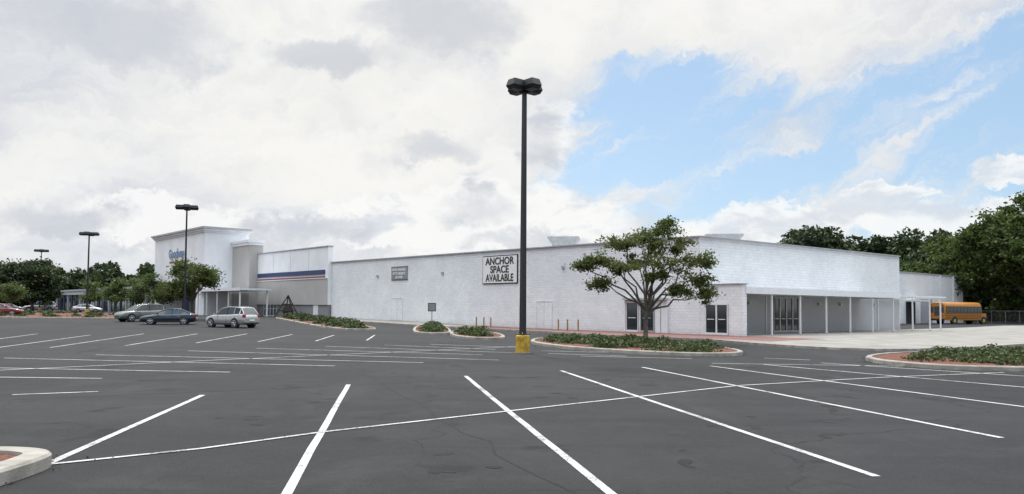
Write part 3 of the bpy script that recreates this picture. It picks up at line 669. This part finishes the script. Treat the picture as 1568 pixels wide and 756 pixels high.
def blob(a0,e0,ra,re,rot=0):
    da=N.m('SUBTRACT',azw,a0); de=N.m('SUBTRACT',elw,e0); c,s=math.cos(rot),math.sin(rot)
    p=N.m('ADD',N.m('MULTIPLY',da,c/ra),N.m('MULTIPLY',de,s/ra)); q=N.m('ADD',N.m('MULTIPLY',da,-s/re),N.m('MULTIPLY',de,c/re))
    return N.m('SUBTRACT',1,N.m('ADD',N.m('MULTIPLY',p,p),N.m('MULTIPLY',q,q)),clamp=True)
def summ(l):
    o=l[0]
    for q in l[1:]: o=N.m('MAXIMUM',o,q)
    return o
rot=R(24)
c,s=math.cos(rot),math.sin(rot)
sa=N.m('ADD',N.m('MULTIPLY',azw,c),N.m('MULTIPLY',el,s)); sb=N.m('ADD',N.m('MULTIPLY',az,-s),N.m('MULTIPLY',elw,c))
streak=N.noise(N.vec(N.m('MULTIPLY',sa,3.0),N.m('MULTIPLY',sb,17)),1,8,.65)
wisp=N.noise(N.vec(N.m('MULTIPLY',sa,9),N.m('MULTIPLY',sb,40),2.2),1,6,.7)
cn=N.noise(N.vec(N.m('MULTIPLY',az,11),N.m('MULTIPLY',el,20),7.7),1,8,.6,.2)
blueB=summ([blob(.20,.25,.17,.075,.1),blob(.16,.18,.14,.045,.2),blob(.36,.17,.28,.07,.2),blob(.53,.21,.34,.12,.3),blob(.60,.12,.28,.09),blob(1.2,.3,.6,.35),blob(2.6,.6,1.0,.5),blob(-2.2,.4,.8,.4)])
blue=N.ss(.0,.9,N.m('ADD',blueB,N.m('ADD',N.m('MULTIPLY',N.m('SUBTRACT',streak,.49),-3.4),N.m('MULTIPLY',N.m('SUBTRACT',wisp,.5),-.9))))
blue=N.m('MULTIPLY',blue,N.ss(.0,.4,blueB))
deck=N.noise(N.vec(N.m('MULTIPLY',azw,4.2),N.m('MULTIPLY',elw,9),5.1),1,7,.6,.3)
cl=N.mix(N.ss(.36,.64,deck),(6.6,6.95,7.5),(8.9,8.9,8.75))
glow=N.m('MAXIMUM',blob(-.22,.24,.34,.18),blob(.12,.38,.45,.14))
cl=N.mix(N.m('MULTIPLY',N.ss(0,.9,glow),.55),cl,(9.7,9.5,8.95))
cl=N.mix(N.m('MULTIPLY',N.ss(.42,.66,streak),.5),cl,(9.6,9.55,9.4))
cl=N.mix(N.m('MULTIPLY',N.ss(.5,.7,warp2),.3),cl,(7.0,7.3,7.7))
skyc=nt.nodes.new('ShaderNodeMix'); skyc.data_type='RGBA'; skyc.blend_type='MULTIPLY'; skyc.inputs[0].default_value=1
nt.links.new(sky.outputs[0],skyc.inputs[6]); skyc.inputs[7].default_value=(1.45,1.45,1.45,1)
bluec=N.mix(.62,skyc.outputs[2],(4.0,6.05,8.4))
col=N.mix(N.m('MULTIPLY',blue,.95),cl,bluec)
band=N.m('MULTIPLY',N.ss(.0,.05,el),N.m('SUBTRACT',1,N.ss(.10,.2,el)))
whitec=summ([blob(.32,.10,.14,.035),blob(.45,.137,.05,.014),blob(.50,.10,.10,.028),blob(-.42,.10,.12,.035),blob(.05,.21,.05,.06),blob(-.02,.11,.2,.06),blob(.58,.15,.07,.02),blob(-.2,.1,.12,.03)])
cm=N.ss(.43,.56,N.m('ADD',N.m('MULTIPLY',cn,.75),N.m('ADD',N.m('MULTIPLY',band,.1),N.m('MULTIPLY',whitec,.28))))
cm=N.m('MULTIPLY',cm,N.m('MAXIMUM',N.m('MULTIPLY',band,.75),N.ss(0,.3,whitec)))
ccol=N.mix(N.ss(.48,.62,cn),(9.8,9.8,9.65),(7.2,7.6,8.15))
col=N.mix(N.m('MULTIPLY',cm,.82),col,ccol)
gb=summ([blob(-.093,.199,.085,.026),blob(-.03,.125,.085,.032),blob(-.097,.347,.14,.05),blob(.045,.205,.04,.06),blob(-.26,.095,.09,.022),blob(-.53,.095,.10,.025),blob(-.22,.30,.12,.03),blob(.02,.085,.09,.018),blob(-.5,.3,.2,.06)])
gm=N.ss(.0,1.1,N.m('ADD',gb,N.m('MULTIPLY',N.m('SUBTRACT',cn,.5),2.4)))
gm=N.m('MULTIPLY',gm,N.ss(0,.5,gb))
col=N.mix(N.m('MULTIPLY',gm,.68),col,(5.7,6.05,6.65))
gain=N.m('ADD',1,N.m('MULTIPLY',N.ss(.40,1.0,el),2.9))
vm=nt.nodes.new('ShaderNodeVectorMath'); vm.operation='SCALE'; nt.links.new(col,vm.inputs[0]); nt.links.new(gain,vm.inputs['Scale'])
nt.links.new(vm.outputs[0],bg.inputs['Color']); bg.inputs['Strength'].default_value=.1
w.cycles.sampling_method='MANUAL'; w.cycles.sample_map_resolution=512
# sun
sl=bpy.data.lights.new('sun','SUN'); sl.energy=1.5; sl.angle=R(6); sl.color=(1,.95,.87)
so=bpy.data.objects.new('sun',sl); COL.objects.link(so)
sd=Vector((math.sin(SUN_AZ)*math.cos(SUN_EL),math.cos(SUN_AZ)*math.cos(SUN_EL),math.sin(SUN_EL)))
so.rotation_euler=sd.to_track_quat('Z','Y').to_euler(); so.location=(0,0,60)
# camera
cd=bpy.data.cameras.new('camera'); cd.lens=28; cd.sensor_width=36; cd.shift_y=.0256; cd.clip_end=6000; cd.clip_start=.1
co=bpy.data.objects.new('camera',cd); COL.objects.link(co)
co.matrix_world=Matrix.Translation((0,0,1.8))@Matrix.Rotation(R(92.5),4,'X')@Matrix.Rotation(R(.45),4,'Z')
scene.camera=co
scene.view_settings.view_transform='Standard'; scene.view_settings.look='None'; scene.view_settings.exposure=0
